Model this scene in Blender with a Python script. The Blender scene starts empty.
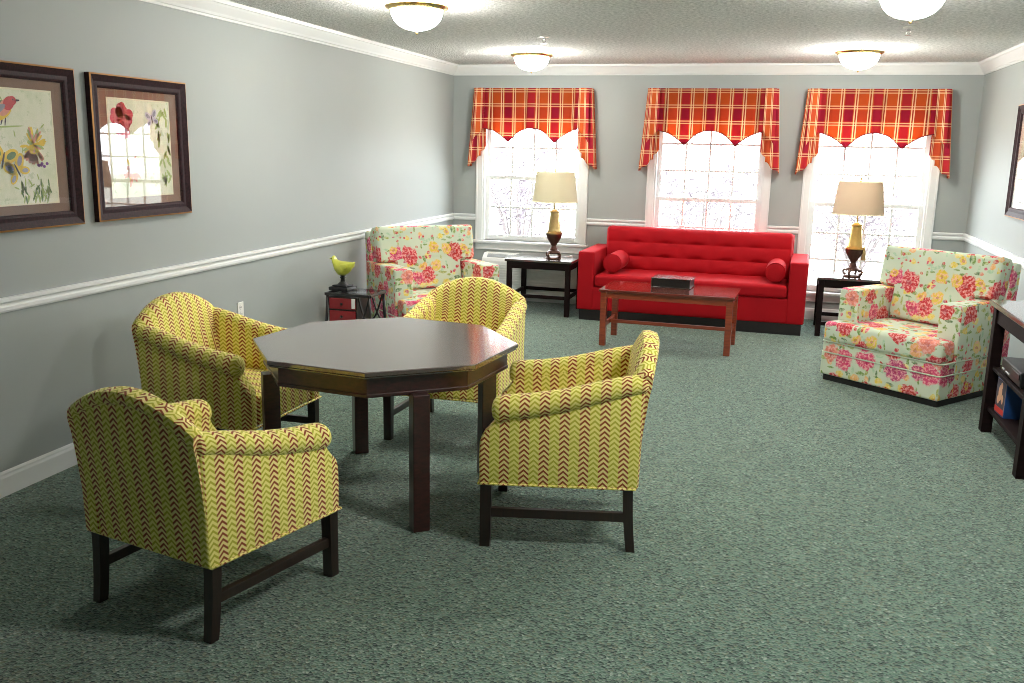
import bpy, bmesh, math, random
from mathutils import Vector, Matrix, noise as mnoise
PI = math.pi
R = math.radians
S = bpy.context.scene
COL = S.collection
rnd = random.Random(7)

# ------------------------------------------------------------------ room figures (metres)
RW, RD, RH = 5.199, 14.0, 2.50          # width, depth, height; back wall at y = 0, camera looks towards +y
RAIL, CROWN = 0.93, 2.395
WIN = [(0.345, 1.432, 0.65, 1.331, 2.0, 4, 2), (2.20, 3.288, 0.285, 1.16, 2.05, 4, 3), (3.741, 4.829, 0.285, 1.16, 2.05, 4, 3)]

# ------------------------------------------------------------------ node helpers
class NT:
    def __init__(s, name):
        s.m = bpy.data.materials.new(name); s.m.use_nodes = True
        s.t = s.m.node_tree; s.t.nodes.clear()
        s.out = s.t.nodes.new('ShaderNodeOutputMaterial')
    def n(s, typ, ins=None, **props):
        nd = s.t.nodes.new(typ)
        for k, v in props.items(): setattr(nd, k, v)
        for k, v in (ins or {}).items(): s.put(nd.inputs[k], v)
        return nd
    def put(s, sock, v):
        if isinstance(v, bpy.types.NodeSocket): s.t.links.new(v, sock)
        elif isinstance(v, (tuple, list)):
            if len(v) == 3 and sock.type == 'RGBA': v = (*v, 1)
            sock.default_value = v
        else: sock.default_value = v
    def ma(s, op, a, b=0.0, c=0.0):
        nd = s.n('ShaderNodeMath', operation=op)
        s.put(nd.inputs[0], a); s.put(nd.inputs[1], b); s.put(nd.inputs[2], c)
        return nd.outputs[0]
    def mix(s, f, a, b, bt='MIX'):
        nd = s.n('ShaderNodeMix', data_type='RGBA', blend_type=bt)
        s.put(nd.inputs[0], f); s.put(nd.inputs[6], a); s.put(nd.inputs[7], b)
        return nd.outputs[2]
    def uv(s): return s.n('ShaderNodeTexCoord').outputs['UV']
    def obj(s): return s.n('ShaderNodeTexCoord').outputs['Object']
    def gen(s): return s.n('ShaderNodeTexCoord').outputs['Generated']
    def sep(s, v):
        nd = s.n('ShaderNodeSeparateXYZ', {0: v}); return nd.outputs
    def noise(s, vec, scale, detail=3, rough=.5):
        nd = s.n('ShaderNodeTexNoise', {'Vector': vec, 'Scale': scale, 'Detail': detail, 'Roughness': rough}); return nd
    def vor(s, vec, scale, feature='F1', rand=1.0):
        return s.n('ShaderNodeTexVoronoi', {'Vector': vec, 'Scale': scale, 'Randomness': rand}, feature=feature)
    def ramp(s, f, stops, interp='LINEAR'):
        nd = s.n('ShaderNodeValToRGB', {0: f}); cr = nd.color_ramp; cr.interpolation = interp
        while len(cr.elements) < len(stops): cr.elements.new(.5)
        for e, (p, c) in zip(cr.elements, stops): e.position = p; e.color = (*c, 1) if len(c) == 3 else c
        return nd.outputs[0]
    def bsdf(s, **kw):
        b = s.n('ShaderNodeBsdfPrincipled')
        for k, v in kw.items(): s.put(b.inputs[k.replace('_', ' ')], v)
        return b
    def bump(s, h, strength=.3, dist=.01):
        return s.n('ShaderNodeBump', {'Height': h, 'Strength': strength, 'Distance': dist}).outputs[0]
    def done(s, sh):
        s.t.links.new(sh.outputs[0] if hasattr(sh, 'outputs') else sh, s.out.inputs[0]); return s.m

def plain(name, col, rough=.5, metal=0, coat=0, spec=.5, var=.06, vscale=30, bump=0, bscale=200, emis=0, ecol=(1,1,1)):
    t = NT(name); o = t.obj()
    nz = t.noise(o, vscale, 3).outputs[0]
    c = t.mix(nz, tuple(x*(1-var) for x in col), tuple(min(1, x*(1+var)) for x in col))
    kw = dict(Base_Color=c, Roughness=rough, Metallic=metal, Coat_Weight=coat, Coat_Roughness=.06, Specular_IOR_Level=spec)
    if bump: kw['Normal'] = t.bump(t.noise(o, bscale, 2).outputs[0], bump, .004)
    if emis: kw['Emission_Color'] = (*ecol, 1); kw['Emission_Strength'] = emis
    return t.done(t.bsdf(**kw))

M = {}
def schlick(t, f0):
    g = t.n('ShaderNodeNewGeometry').outputs
    d = t.n('ShaderNodeVectorMath', {0: g['Incoming'], 1: g['Normal']}, operation='DOT_PRODUCT').outputs['Value']
    return t.ma('ADD', f0, t.ma('MULTIPLY', 1-f0, t.ma('POWER', t.ma('SUBTRACT', 1.0, t.ma('ABSOLUTE', d)), 5.0)))
LAMP = 21.0; KEY = 30.0
def mats():
    M['wall'] = plain('wall_paint', (.335, .366, .358), .55, var=.02, vscale=3, bump=.04, bscale=350, spec=.35)
    M['trim'] = plain('white_trim_paint', (.74, .76, .76), .35, var=.015)
    M['plate'] = plain('white_plastic', (.78, .78, .74), .35)
    # popcorn ceiling
    t = NT('textured_ceiling'); o = t.obj()
    v = t.vor(o, 75).outputs[0]; nz = t.noise(o, 60, 4, .65).outputs[0]
    h = t.ma('SUBTRACT', nz, t.ma('MULTIPLY', v, .6))
    c = t.ramp(t.noise(o, 42, 3, .7).outputs[0], [(.35, (.62, .64, .62)), (.62, (.97, .98, .96))])
    M['ceil'] = t.done(t.bsdf(Base_Color=c, Roughness=.95, Specular_IOR_Level=.1, Normal=t.bump(h, 1.0, .02)))
    # loop carpet
    t = NT('green_loop_carpet'); o = t.obj()
    v = t.vor(o, 105); sc = t.n('ShaderNodeSeparateColor', {0: v.outputs['Color']}).outputs
    c = t.ramp(sc[0], [(0, (.028, .052, .048)), (.22, (.095, .158, .132)), (.45, (.140, .236, .183)), (.68, (.195, .288, .230)), (.85, (.175, .205, .145)), (.97, (.36, .43, .37))], 'CONSTANT')
    big = t.noise(o, 2.2, 3).outputs[0]; mid = t.noise(o, 16, 4, .7).outputs[0]
    c = t.mix(t.ma('MULTIPLY', mid, .35), c, (.150, .242, .190))
    c = t.mix(.20, c, t.mix(big, (.7, .7, .7), (1, 1, 1)), 'MULTIPLY')
    M['carpet'] = t.done(t.bsdf(Base_Color=c, Roughness=.97, Specular_IOR_Level=.1, Sheen_Weight=.25, Sheen_Roughness=.5, Normal=t.bump(v.outputs[0], .7, .012)))
    # chevron weave
    t = NT('yellow_chevron_weave'); s = t.sep(t.uv()); u, v = s[0], s[1]
    hcol = .0415
    uu = t.ma('DIVIDE', t.ma('ADD', u, 10.0), hcol)
    fr = t.ma('FRACT', uu); odd = t.ma('GREATER_THAN', t.ma('FRACT', t.ma('MULTIPLY', uu, .5)), .5)
    tri = t.ma('MULTIPLY', t.ma('ABSOLUTE', t.ma('SUBTRACT', fr, .5)), 2.0)
    ph = t.ma('FRACT', t.ma('DIVIDE', t.ma('ADD', t.ma('ADD', v, 10.0), t.ma('MULTIPLY', tri, .019)), .0225))
    st = t.ma('LESS_THAN', ph, .44)
    base = t.mix(odd, (1.0, .86, .36), (.99, .90, .31))
    dark = t.mix(odd, (.33, .075, .018), (.60, .56, .055))
    c = t.mix(st, base, dark)
    fine = t.noise(t.uv(), 420, 2).outputs[0]
    c = t.mix(.15, c, t.mix(fine, (.5, .5, .45), (1, 1, 1)), 'MULTIPLY')
    M['chev'] = t.done(t.bsdf(Base_Color=c, Roughness=.85, Specular_IOR_Level=.2, Sheen_Weight=.15, Normal=t.bump(fine, .25, .003)))
    # floral linen
    t = NT('floral_linen'); uvn = t.uv()
    warp = t.noise(uvn, 9, 3).outputs['Color']
    wv = t.n('ShaderNodeVectorMath', {0: uvn, 1: t.n('ShaderNodeVectorMath', {0: t.n('ShaderNodeVectorMath', {0: warp, 1: (.5, .5, .5)}, operation='SUBTRACT').outputs[0], 'Scale': .05}, operation='SCALE').outputs[0]}, operation='ADD').outputs[0]
    c = t.mix(t.noise(uvn, 6, 2).outputs[0], (.54, .64, .50), (.70, .75, .61))
    wob = t.noise(uvn, 38, 3, .6).outputs[0]; wash = t.noise(uvn, 55, 3, .6).outputs[0]
    def layer(c, off, scale, r, ramp_, keep, petals=True):
        p = t.n('ShaderNodeVectorMath', {0: wv, 1: off}, operation='ADD').outputs[0]
        vo = t.vor(p, scale, rand=.95); vo.voronoi_dimensions = '2D'
        sc = t.n('ShaderNodeSeparateColor', {0: vo.outputs['Color']}).outputs
        d = t.ma('ADD', vo.outputs['Distance'], t.ma('MULTIPLY', t.ma('SUBTRACT', wob, .5), r*.9))
        lim = t.ma('MULTIPLY', r, t.ma('ADD', .65, t.ma('MULTIPLY', sc[2], .5)))
        edge = t.ma('MINIMUM', 1.0, t.ma('MAXIMUM', 0.0, t.ma('MULTIPLY', t.ma('SUBTRACT', lim, d), 7.0/r)))
        m = t.ma('MULTIPLY', edge, t.ma('LESS_THAN', sc[1], keep))
        col = t.ramp(sc[0], ramp_, 'CONSTANT')
        if petals:
            col = t.mix(t.ramp(wash, [(.46, (0, 0, 0)), (.60, (.75, .75, .75))]), col, (.95, .52, .50))
            col = t.mix(t.ma('MULTIPLY', t.ma('LESS_THAN', d, r*.25), .45), col, (.40, .01, .06))
        else:
            col = t.mix(t.ramp(wash, [(.42, (0, 0, 0)), (.62, (.5, .5, .5))]), col, (.80, .82, .62))
        return t.mix(t.ma('MULTIPLY', m, .93), c, col)
    G = [(0, (.16, .30, .05)), (.35, (.35, .42, .10)), (.6, (.10, .20, .08)), (.8, (.40, .60, .42))]
    Y = [(0, (.80, .60, .06)), (.4, (.85, .70, .22)), (.7, (.85, .42, .12))]
    P = [(0, (.64, .012, .045)), (.34, (.72, .04, .17)), (.55, (.58, .008, .015)), (.80, (.80, .22, .16)), (.92, (.50, .02, .16))]
    st = t.n('ShaderNodeMapping', {'Vector': wv, 'Scale': (1, 2.6, 1), 'Rotation': (0, 0, .7)}).outputs[0]
    wv0 = wv
    wv = st; c = layer(c, (3.1, 1.7, 0), 11, .36, G, .42, petals=False)
    wv = t.n('ShaderNodeMapping', {'Vector': wv0, 'Scale': (2.5, 1, 1), 'Rotation': (0, 0, .4)}).outputs[0]
    c = layer(c, (7.3, 2.2, 0), 12, .34, G, .32, petals=False)
    wv = wv0
    c = layer(c, (1.1, 5.2, 0), 13, .36, Y, .34, petals=False)
    c = layer(c, (4.4, 9.1, 0), 24, .32, P, .20, petals=False)
    c = layer(c, (0, 0, 0), 6.0, .46, P, .54)
    c = layer(c, (2.7, 3.3, 0), 8.0, .36, Y, .22)
    M['floral'] = t.done(t.bsdf(Base_Color=c, Roughness=.8, Specular_IOR_Level=.2, Normal=t.bump(t.noise(uvn, 500, 2).outputs[0], .15, .002)))
    # plaid
    t = NT('orange_red_plaid'); s = t.sep(t.uv())
    def axis(w, per, bw):
        f = t.ma('FRACT', t.ma('DIVIDE', t.ma('ADD', w, 20.0), per))
        d = t.ma('MULTIPLY', t.ma('ABSOLUTE', t.ma('SUBTRACT', f, .5)), per)      # metres from band centre
        band = t.ma('LESS_THAN', d, bw)
        def ln(a, h): return t.ma('LESS_THAN', t.ma('ABSOLUTE', t.ma('SUBTRACT', d, a)), h)
        cream = t.ma('MAXIMUM', ln(bw+.014, .005), ln(bw+.037, .005))
        dk = ln(bw+.0255, .003)
        return band, cream, dk
    bu, cu, du = axis(s[0], .2535, .039); bv, cv, dv = axis(s[1], .30, .052)
    c = t.mix(t.ma('MULTIPLY', bv, .45), (.58, .100, .018), (.42, .016, .022))
    c = t.mix(t.ma('MULTIPLY', bu, .88), c, t.mix(bv, (.44, .010, .030), (.32, .003, .036)))
    c = t.mix(t.ma('MULTIPLY', t.ma('MAXIMUM', du, dv), .55), c, (.16, .01, .03))
    c = t.mix(t.ma('MULTIPLY', cv, .62), c, (.85, .62, .36))
    c = t.mix(t.ma('MULTIPLY', cu, .80), c, (.85, .68, .42))
    b = t.bsdf(Base_Color=c, Roughness=.8, Specular_IOR_Level=.2, Normal=t.bump(t.noise(t.uv(), 600, 2).outputs[0], .15, .002))
    tr = t.n('ShaderNodeBsdfTranslucent', {0: c})
    M['plaid'] = t.done(t.n('ShaderNodeMixShader', {0: .08, 1: b.outputs[0], 2: tr.outputs[0]}))
    # woods
    def wood(name, a, b, rough, coat, gs=9, axis=0, spec=.5, cior=1.6):
        t = NT(name); o = t.obj()
        sc = [14, 14, 14]; sc[axis] = 1.2
        mp = t.n('ShaderNodeMapping', {'Vector': o, 'Scale': tuple(sc)}).outputs[0]
        nz = t.noise(mp, gs*.6, 5, .6).outputs[0]
        c = t.ramp(nz, [(.3, a), (.7, b)])
        return t.done(t.bsdf(Base_Color=c, Roughness=rough, Coat_Weight=coat, Coat_Roughness=.08, Coat_IOR=cior, Specular_IOR_Level=spec))
    M['mahog'] = wood('dark_mahogany', (.020, .004, .004), (.060, .011, .010), .32, .5)
    M['mahogtop'] = wood('polished_mahogany_top', (.045, .012, .010), (.095, .024, .018), .22, 1.0, cior=2.6)
    M['cherry'] = wood('reddish_cherry_wood', (.18, .024, .008), (.34, .058, .016), .3, .6)
    M['cherrytop'] = wood('polished_cherry_top', (.11, .016, .010), (.19, .034, .018), .10, 1.0)
    M['espresso'] = wood('espresso_wood', (.006, .003, .003), (.014, .006, .006), .6, 0, spec=.12)
    M['espressotop'] = wood('polished_espresso_top', (.012, .007, .007), (.028, .014, .013), .16, 1.0)
    M['leg'] = wood('dark_walnut_legs', (.010, .005, .004), (.028, .011, .008), .35, .3, axis=2)
    M['frame'] = wood('dark_frame_wood', (.014, .008, .010), (.042, .015, .020), .55, 0, spec=.15)
    # sofa velvet
    t = NT('red_upholstery'); o = t.obj(); nz = t.noise(o, 240, 2).outputs[0]
    c = t.mix(t.noise(o, 5, 3).outputs[0], (.30, .0010, .005), (.42, .0020, .009))
    M['red'] = t.done(t.bsdf(Base_Color=c, Roughness=.75, Specular_IOR_Level=.2, Sheen_Weight=.06, Sheen_Roughness=.35, Sheen_Tint=(1, .25, .25, 1), Normal=t.bump(nz, .2, .002)))
    M['black'] = plain('black_lacquer', (.012, .011, .012), .35, coat=.2)
    M['plinth'] = plain('black_plinth', (.010, .009, .010), .6)
    M['brass'] = plain('brass', (.72, .50, .20), .25, metal=1)
    M['abrass'] = plain('aged_brass', (.50, .36, .16), .32, metal=1, var=.2)
    M['gold'] = plain('gilded_lamp_neck', (.62, .40, .13), .28, metal=.9, var=.15)
    M['bronze'] = plain('dark_bronze', (.10, .045, .030), .35, metal=.6, var=.3, vscale=60)
    M['chrome'] = plain('chrome', (.75, .75, .77), .15, metal=1)
    M['mint'] = plain('pale_green_piping', (.58, .66, .52), .8)
    M['hem'] = plain('maroon_hem_piping', (.16, .008, .02), .8)
    M['gilt'] = plain('gilt_edge', (.55, .27, .10), .35, metal=.6)
    M['mat'] = plain('brown_linen_mount', (.23, .135, .095), .8, bump=.2, bscale=500)
    M['fillet'] = plain('cream_fillet', (.78, .72, .52), .5)
    M['ivory'] = plain('ivory_mount', (.74, .72, .66), .7)
    M['metalgrey'] = plain('grey_grille', (.30, .32, .32), .5)
    M['ptac'] = plain('white_enamel', (.74, .75, .73), .4)
    M['ink'] = plain('black_plastic', (.012, .012, .014), .35)
    M['led'] = plain('pale_print', (.55, .60, .62), .5)
    M['crimson'] = plain('crimson_lacquer', (.24, .006, .010), .3, coat=.5)
    M['birdglaze'] = plain('yellow_green_glaze', (.55, .58, .07), .35, coat=.4, var=.25, vscale=25)
    M['vhsblue'] = plain('blue_card', (.015, .07, .24), .4)
    M['vhsred'] = plain('red_card', (.55, .03, .02), .4)
    M['vhscream'] = plain('skin_tone_print', (.65, .36, .22), .5)
    M['pagewhite'] = plain('paper_white', (.78, .78, .76), .5)
    # art colours
    t = NT('botanical_paper'); o = t.obj()
    n1 = t.noise(o, 5, 5, .7).outputs[0]; n2 = t.noise(o, 18, 4, .7).outputs[0]
    c = t.ramp(n1, [(.3, (.62, .66, .46)), (.5, (.76, .76, .60)), (.7, (.80, .78, .66))])
    c = t.mix(t.ma('MULTIPLY', t.ma('GREATER_THAN', n2, .6), .5), c, (.45, .52, .30))
    M['paper'] = t.done(t.bsdf(Base_Color=c, Roughness=.7))
    for k, col in dict(a_red=(.55, .04, .06), a_yel=(.80, .55, .05), a_gre=(.13, .22, .08), a_pin=(.70, .30, .22), a_gry=(.30, .30, .36), a_pur=(.25, .08, .35), a_leaf=(.38, .48, .16), a_dark=(.05, .04, .06), a_lil=(.62, .58, .66), a_rose=(.62, .10, .14)).items():
        M[k] = plain('ink_'+k[2:], col, .7, var=.25, vscale=40)
    # thin clear glass: straight-through plus fresnel mirror
    t = NT('clear_glass')
    f = schlick(t, .04)
    M['glass'] = t.done(t.n('ShaderNodeMixShader', {0: f, 1: t.n('ShaderNodeBsdfTransparent', {0: (.97, .98, .98)}).outputs[0], 2: t.n('ShaderNodeBsdfGlossy', {'Roughness': .0}).outputs[0]}))
    t = NT('picture_glass')
    f = schlick(t, .055)
    M['pglass'] = t.done(t.n('ShaderNodeMixShader', {0: f, 1: t.n('ShaderNodeBsdfTransparent').outputs[0], 2: t.n('ShaderNodeBsdfGlossy', {'Roughness': .01}).outputs[0]}))
    t = NT('frosted_lit_glass')
    b = t.bsdf(Base_Color=(.95, .95, .92, 1), Roughness=.3, Emission_Color=(1, .965, .90, 1), Emission_Strength=LAMP)
    M['bowl'] = t.done(b)
    t = NT('added_key_light_glass')
    M['bowl2'] = t.done(t.bsdf(Base_Color=(.95, .95, .92, 1), Roughness=.3, Emission_Color=(1, .965, .90, 1), Emission_Strength=KEY))  # stronger glow for the added key light only
    def shade(name, col):
        t = NT(name); c = t.mix(t.noise(t.obj(), 300, 2).outputs[0], tuple(x*.93 for x in col), col)
        return t.done(t.n('ShaderNodeMixShader', {0: .22, 1: t.bsdf(Base_Color=c, Roughness=.85, Specular_IOR_Level=.1).outputs[0], 2: t.n('ShaderNodeBsdfTranslucent', {0: c}).outputs[0]}))
    M['shadeA'] = shade('cream_lamp_shade', (.70, .645, .47))
    M['shadeB'] = shade('beige_lamp_shade', (.62, .50, .37))
    M['bulb'] = plain('bulb_glass', (.9, .9, .85), .4, emis=1.5, ecol=(1, .8, .55))
    M['lawn'] = plain('winter_lawn', (.30, .31, .27), .9, var=.3, vscale=2)
    M['twig'] = plain('pale_twigs', (.155, .13, .15), .8, var=.3)
    M['bark'] = plain('grey_bark', (.12, .10, .10), .8)

mats()

# ------------------------------------------------------------------ mesh helpers
def link(name, bm, mat, parent=None, smooth=False, uvmode='box', loc=None, rot=None, uvoff=(0, 0)):
    bm.normal_update()
    if uvmode == 'box':
        lay = bm.loops.layers.uv.get('UVMap') or bm.loops.layers.uv.new('UVMap')
        done = bm.faces.layers.int.get('hasuv')
        for f in bm.faces:
            if done and f[done]: continue
            n = f.normal; a = [abs(n.x), abs(n.y), abs(n.z)]
            for l in f.loops:
                p = l.vert.co
                if a[2] >= a[0] and a[2] >= a[1]: w = (p.y, p.x)
                elif a[0] >= a[1]: w = (p.y, p.z)
                else: w = (p.x, p.z)
                l[lay].uv = (w[0]+uvoff[0], w[1]+uvoff[1])
    me = bpy.data.meshes.new(name); bm.to_mesh(me); bm.free()
    for m in (mat if isinstance(mat, (list, tuple)) else [mat]): me.materials.append(m)
    if smooth:
        for p in me.polygons: p.use_smooth = True
        if smooth == 'auto':
            try: me.set_sharp_from_angle(angle=R(38))
            except Exception: pass
    o = bpy.data.objects.new(name, me); COL.objects.link(o)
    if parent: o.parent = parent
    if loc: o.location = loc
    if rot: o.rotation_euler = rot
    return o

def tag(o, label, cat, group=None, kind=None):
    o['label'] = label; o['category'] = cat
    if group: o['group'] = group
    if kind: o['kind'] = kind
    return o
def thing(name, label, cat, loc=(0, 0, 0), rz=0, group=None, scale=1):
    o = bpy.data.objects.new(name, None); COL.objects.link(o)
    o.empty_display_size = .1; o.location = loc; o.rotation_euler = (0, 0, rz); o.scale = (scale,)*3
    return tag(o, label, cat, group)
def struct(o): o['kind'] = 'structure'; return o
def sempty(name, loc=(0, 0, 0)):
    o = bpy.data.objects.new(name, None); COL.objects.link(o); o.location = loc; o['kind'] = 'structure'; return o
def copy_tree(o, parent=None):
    c = o.copy(); COL.objects.link(c)
    if parent: c.parent = parent
    for ch in list(o.children): copy_tree(ch, c)
    return c

def box(bm, x0, x1, y0, y1, z0, z1, bev=0, seg=2, mi=0):
    r = bmesh.ops.create_cube(bm, size=1)
    vs = r['verts']
    for v in vs: v.co = Vector(((x0+x1)/2+v.co.x*(x1-x0), (y0+y1)/2+v.co.y*(y1-y0), (z0+z1)/2+v.co.z*(z1-z0)))
    fs = list({f for v in vs for f in v.link_faces})
    for f in fs: f.material_index = mi
    if bev:
        es = list({e for v in vs for e in v.link_edges})
        bmesh.ops.bevel(bm, geom=es, offset=bev, segments=seg, affect='EDGES', profile=.5)
    return vs
def prism(bm, pts, lo, hi, axis='y', bev=0, seg=2, mi=0):
    """polygon pts extruded along axis; pts are (a,b) in the other two axes in order (x,z), (y,z) or (x,y)"""
    def P(a, b, c): return {'y': (a, c, b), 'x': (c, a, b), 'z': (a, b, c)}[axis]
    v0 = [bm.verts.new(P(a, b, lo)) for a, b in pts]; v1 = [bm.verts.new(P(a, b, hi)) for a, b in pts]
    n = len(pts); fs = []
    fs.append(bm.faces.new(v0)); fs.append(bm.faces.new(v1[::-1]))
    for i in range(n): fs.append(bm.faces.new((v0[i], v1[i], v1[(i+1) % n], v0[(i+1) % n])))
    for f in fs: f.material_index = mi
    bmesh.ops.recalc_face_normals(bm, faces=fs)
    if bev:
        bmesh.ops.bevel(bm, geom=list({e for f in fs for e in f.edges}), offset=bev, segments=seg, affect='EDGES', profile=.5)
    return v0+v1
def lathe(bm, prof, n=32, c=(0, 0, 0), mi=0, axis='z'):
    """profile [(r,z)] turned round; r = 0 closes"""
    rings = []
    for r, z in prof:
        if r < 1e-6: rings.append([bm.verts.new((c[0], c[1], c[2]+z))])
        else: rings.append([bm.verts.new((c[0]+r*math.cos(2*PI*i/n), c[1]+r*math.sin(2*PI*i/n), c[2]+z)) for i in range(n)])
    fs = []
    for a, b in zip(rings, rings[1:]):
        for i in range(n):
            j = (i+1) % n
            if len(a) == 1 and len(b) == 1: continue
            if len(a) == 1: fs.append(bm.faces.new((a[0], b[j], b[i])))
            elif len(b) == 1: fs.append(bm.faces.new((a[i], a[j], b[0])))
            else: fs.append(bm.faces.new((a[i], a[j], b[j], b[i])))
    for f in fs: f.material_index = mi
    bmesh.ops.recalc_face_normals(bm, faces=fs)
def tube(bm, pts, r, n=10, caps=True, mi=0, closed=False):
    pts = [Vector(p) for p in pts]; N = len(pts)
    rs = r if isinstance(r, (list, tuple)) else [r]*N
    rings = []; up = None
    for i, p in enumerate(pts):
        if closed: d = pts[(i+1) % N]-pts[i-1]
        else: d = (pts[min(i+1, N-1)]-pts[max(i-1, 0)])
        d.normalize()
        if up is None: up = Vector((0, 0, 1)) if abs(d.z) < .9 else Vector((1, 0, 0))
        s = d.cross(up); s.normalize(); up = s.cross(d); up.normalize()
        rings.append([bm.verts.new(p+(s*math.cos(2*PI*k/n)+up*math.sin(2*PI*k/n))*rs[i]) for k in range(n)])
    fs = []
    pairs = list(zip(rings, rings[1:])) + ([(rings[-1], rings[0])] if closed else [])
    for a, b in pairs:
        for k in range(n): fs.append(bm.faces.new((a[k], a[(k+1) % n], b[(k+1) % n], b[k])))
    if caps and not closed: fs.append(bm.faces.new(rings[0][::-1])); fs.append(bm.faces.new(rings[-1]))
    for f in fs: f.material_index = mi
    bmesh.ops.recalc_face_normals(bm, faces=fs)
def pillow(bm, x0, x1, y0, y1, z0, z1, r, n=12, fn=None):
    """rounded box from a finely split cube; fn(x,y,z,u,v,w) -> moved point"""
    h = Vector(((x1-x0)/2, (y1-y0)/2, (z1-z0)/2)); c = Vector(((x0+x1)/2, (y0+y1)/2, (z0+z1)/2))
    key = {}
    def steps(hh):
        k = max(4, int(n)); m = [(-1+2*i/k)*max(hh-r, 0) for i in range(k+1)]
        e = [hh-r+r*t for t in (.35, .7, 1.0)]
        return [-x for x in e[::-1]]+m+e
    ax = [steps(h.x), steps(h.y), steps(h.z)]
    def vert(p):
        kk = tuple(round(q, 6) for q in p)
        if kk in key: return key[kk]
        q = Vector([max(-(h[i]-r), min(h[i]-r, p[i])) for i in range(3)]); d = Vector(p)-q
        if d.length > 1e-9: d = d.normalized()*r*min(1.0, max(abs(d.x), abs(d.y), abs(d.z))/r if False else 1.0)
        w = q+d
        u = (w.x/h.x, w.y/h.y, w.z/h.z)
        w = w+c
        if fn: w = Vector(fn(w.x, w.y, w.z, *u))
        key[kk] = bm.verts.new(w); return key[kk]
    fs = []
    for a in range(3):
        b, d = (a+1) % 3, (a+2) % 3
        for sgn in (-1, 1):
            for i in range(len(ax[b])-1):
                for j in range(len(ax[d])-1):
                    q = []
                    for (ii, jj) in ((i, j), (i+1, j), (i+1, j+1), (i, j+1)):
                        p = [0, 0, 0]; p[a] = sgn*h[a]; p[b] = ax[b][ii]; p[d] = ax[d][jj]; q.append(vert(p))
                    if len(set(q)) < 3: continue
                    try: fs.append(bm.faces.new(q if sgn > 0 else q[::-1]))
                    except ValueError: pass
    bmesh.ops.recalc_face_normals(bm, faces=fs)
def B(): return bmesh.new()
def interp(x, tab):
    if x <= tab[0][0]: return tab[0][1]
    for (a, b), (c, d) in zip(tab, tab[1:]):
        if x <= c:
            t = (x-a)/(c-a); return b+(d-b)*t
    return tab[-1][1]

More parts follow.
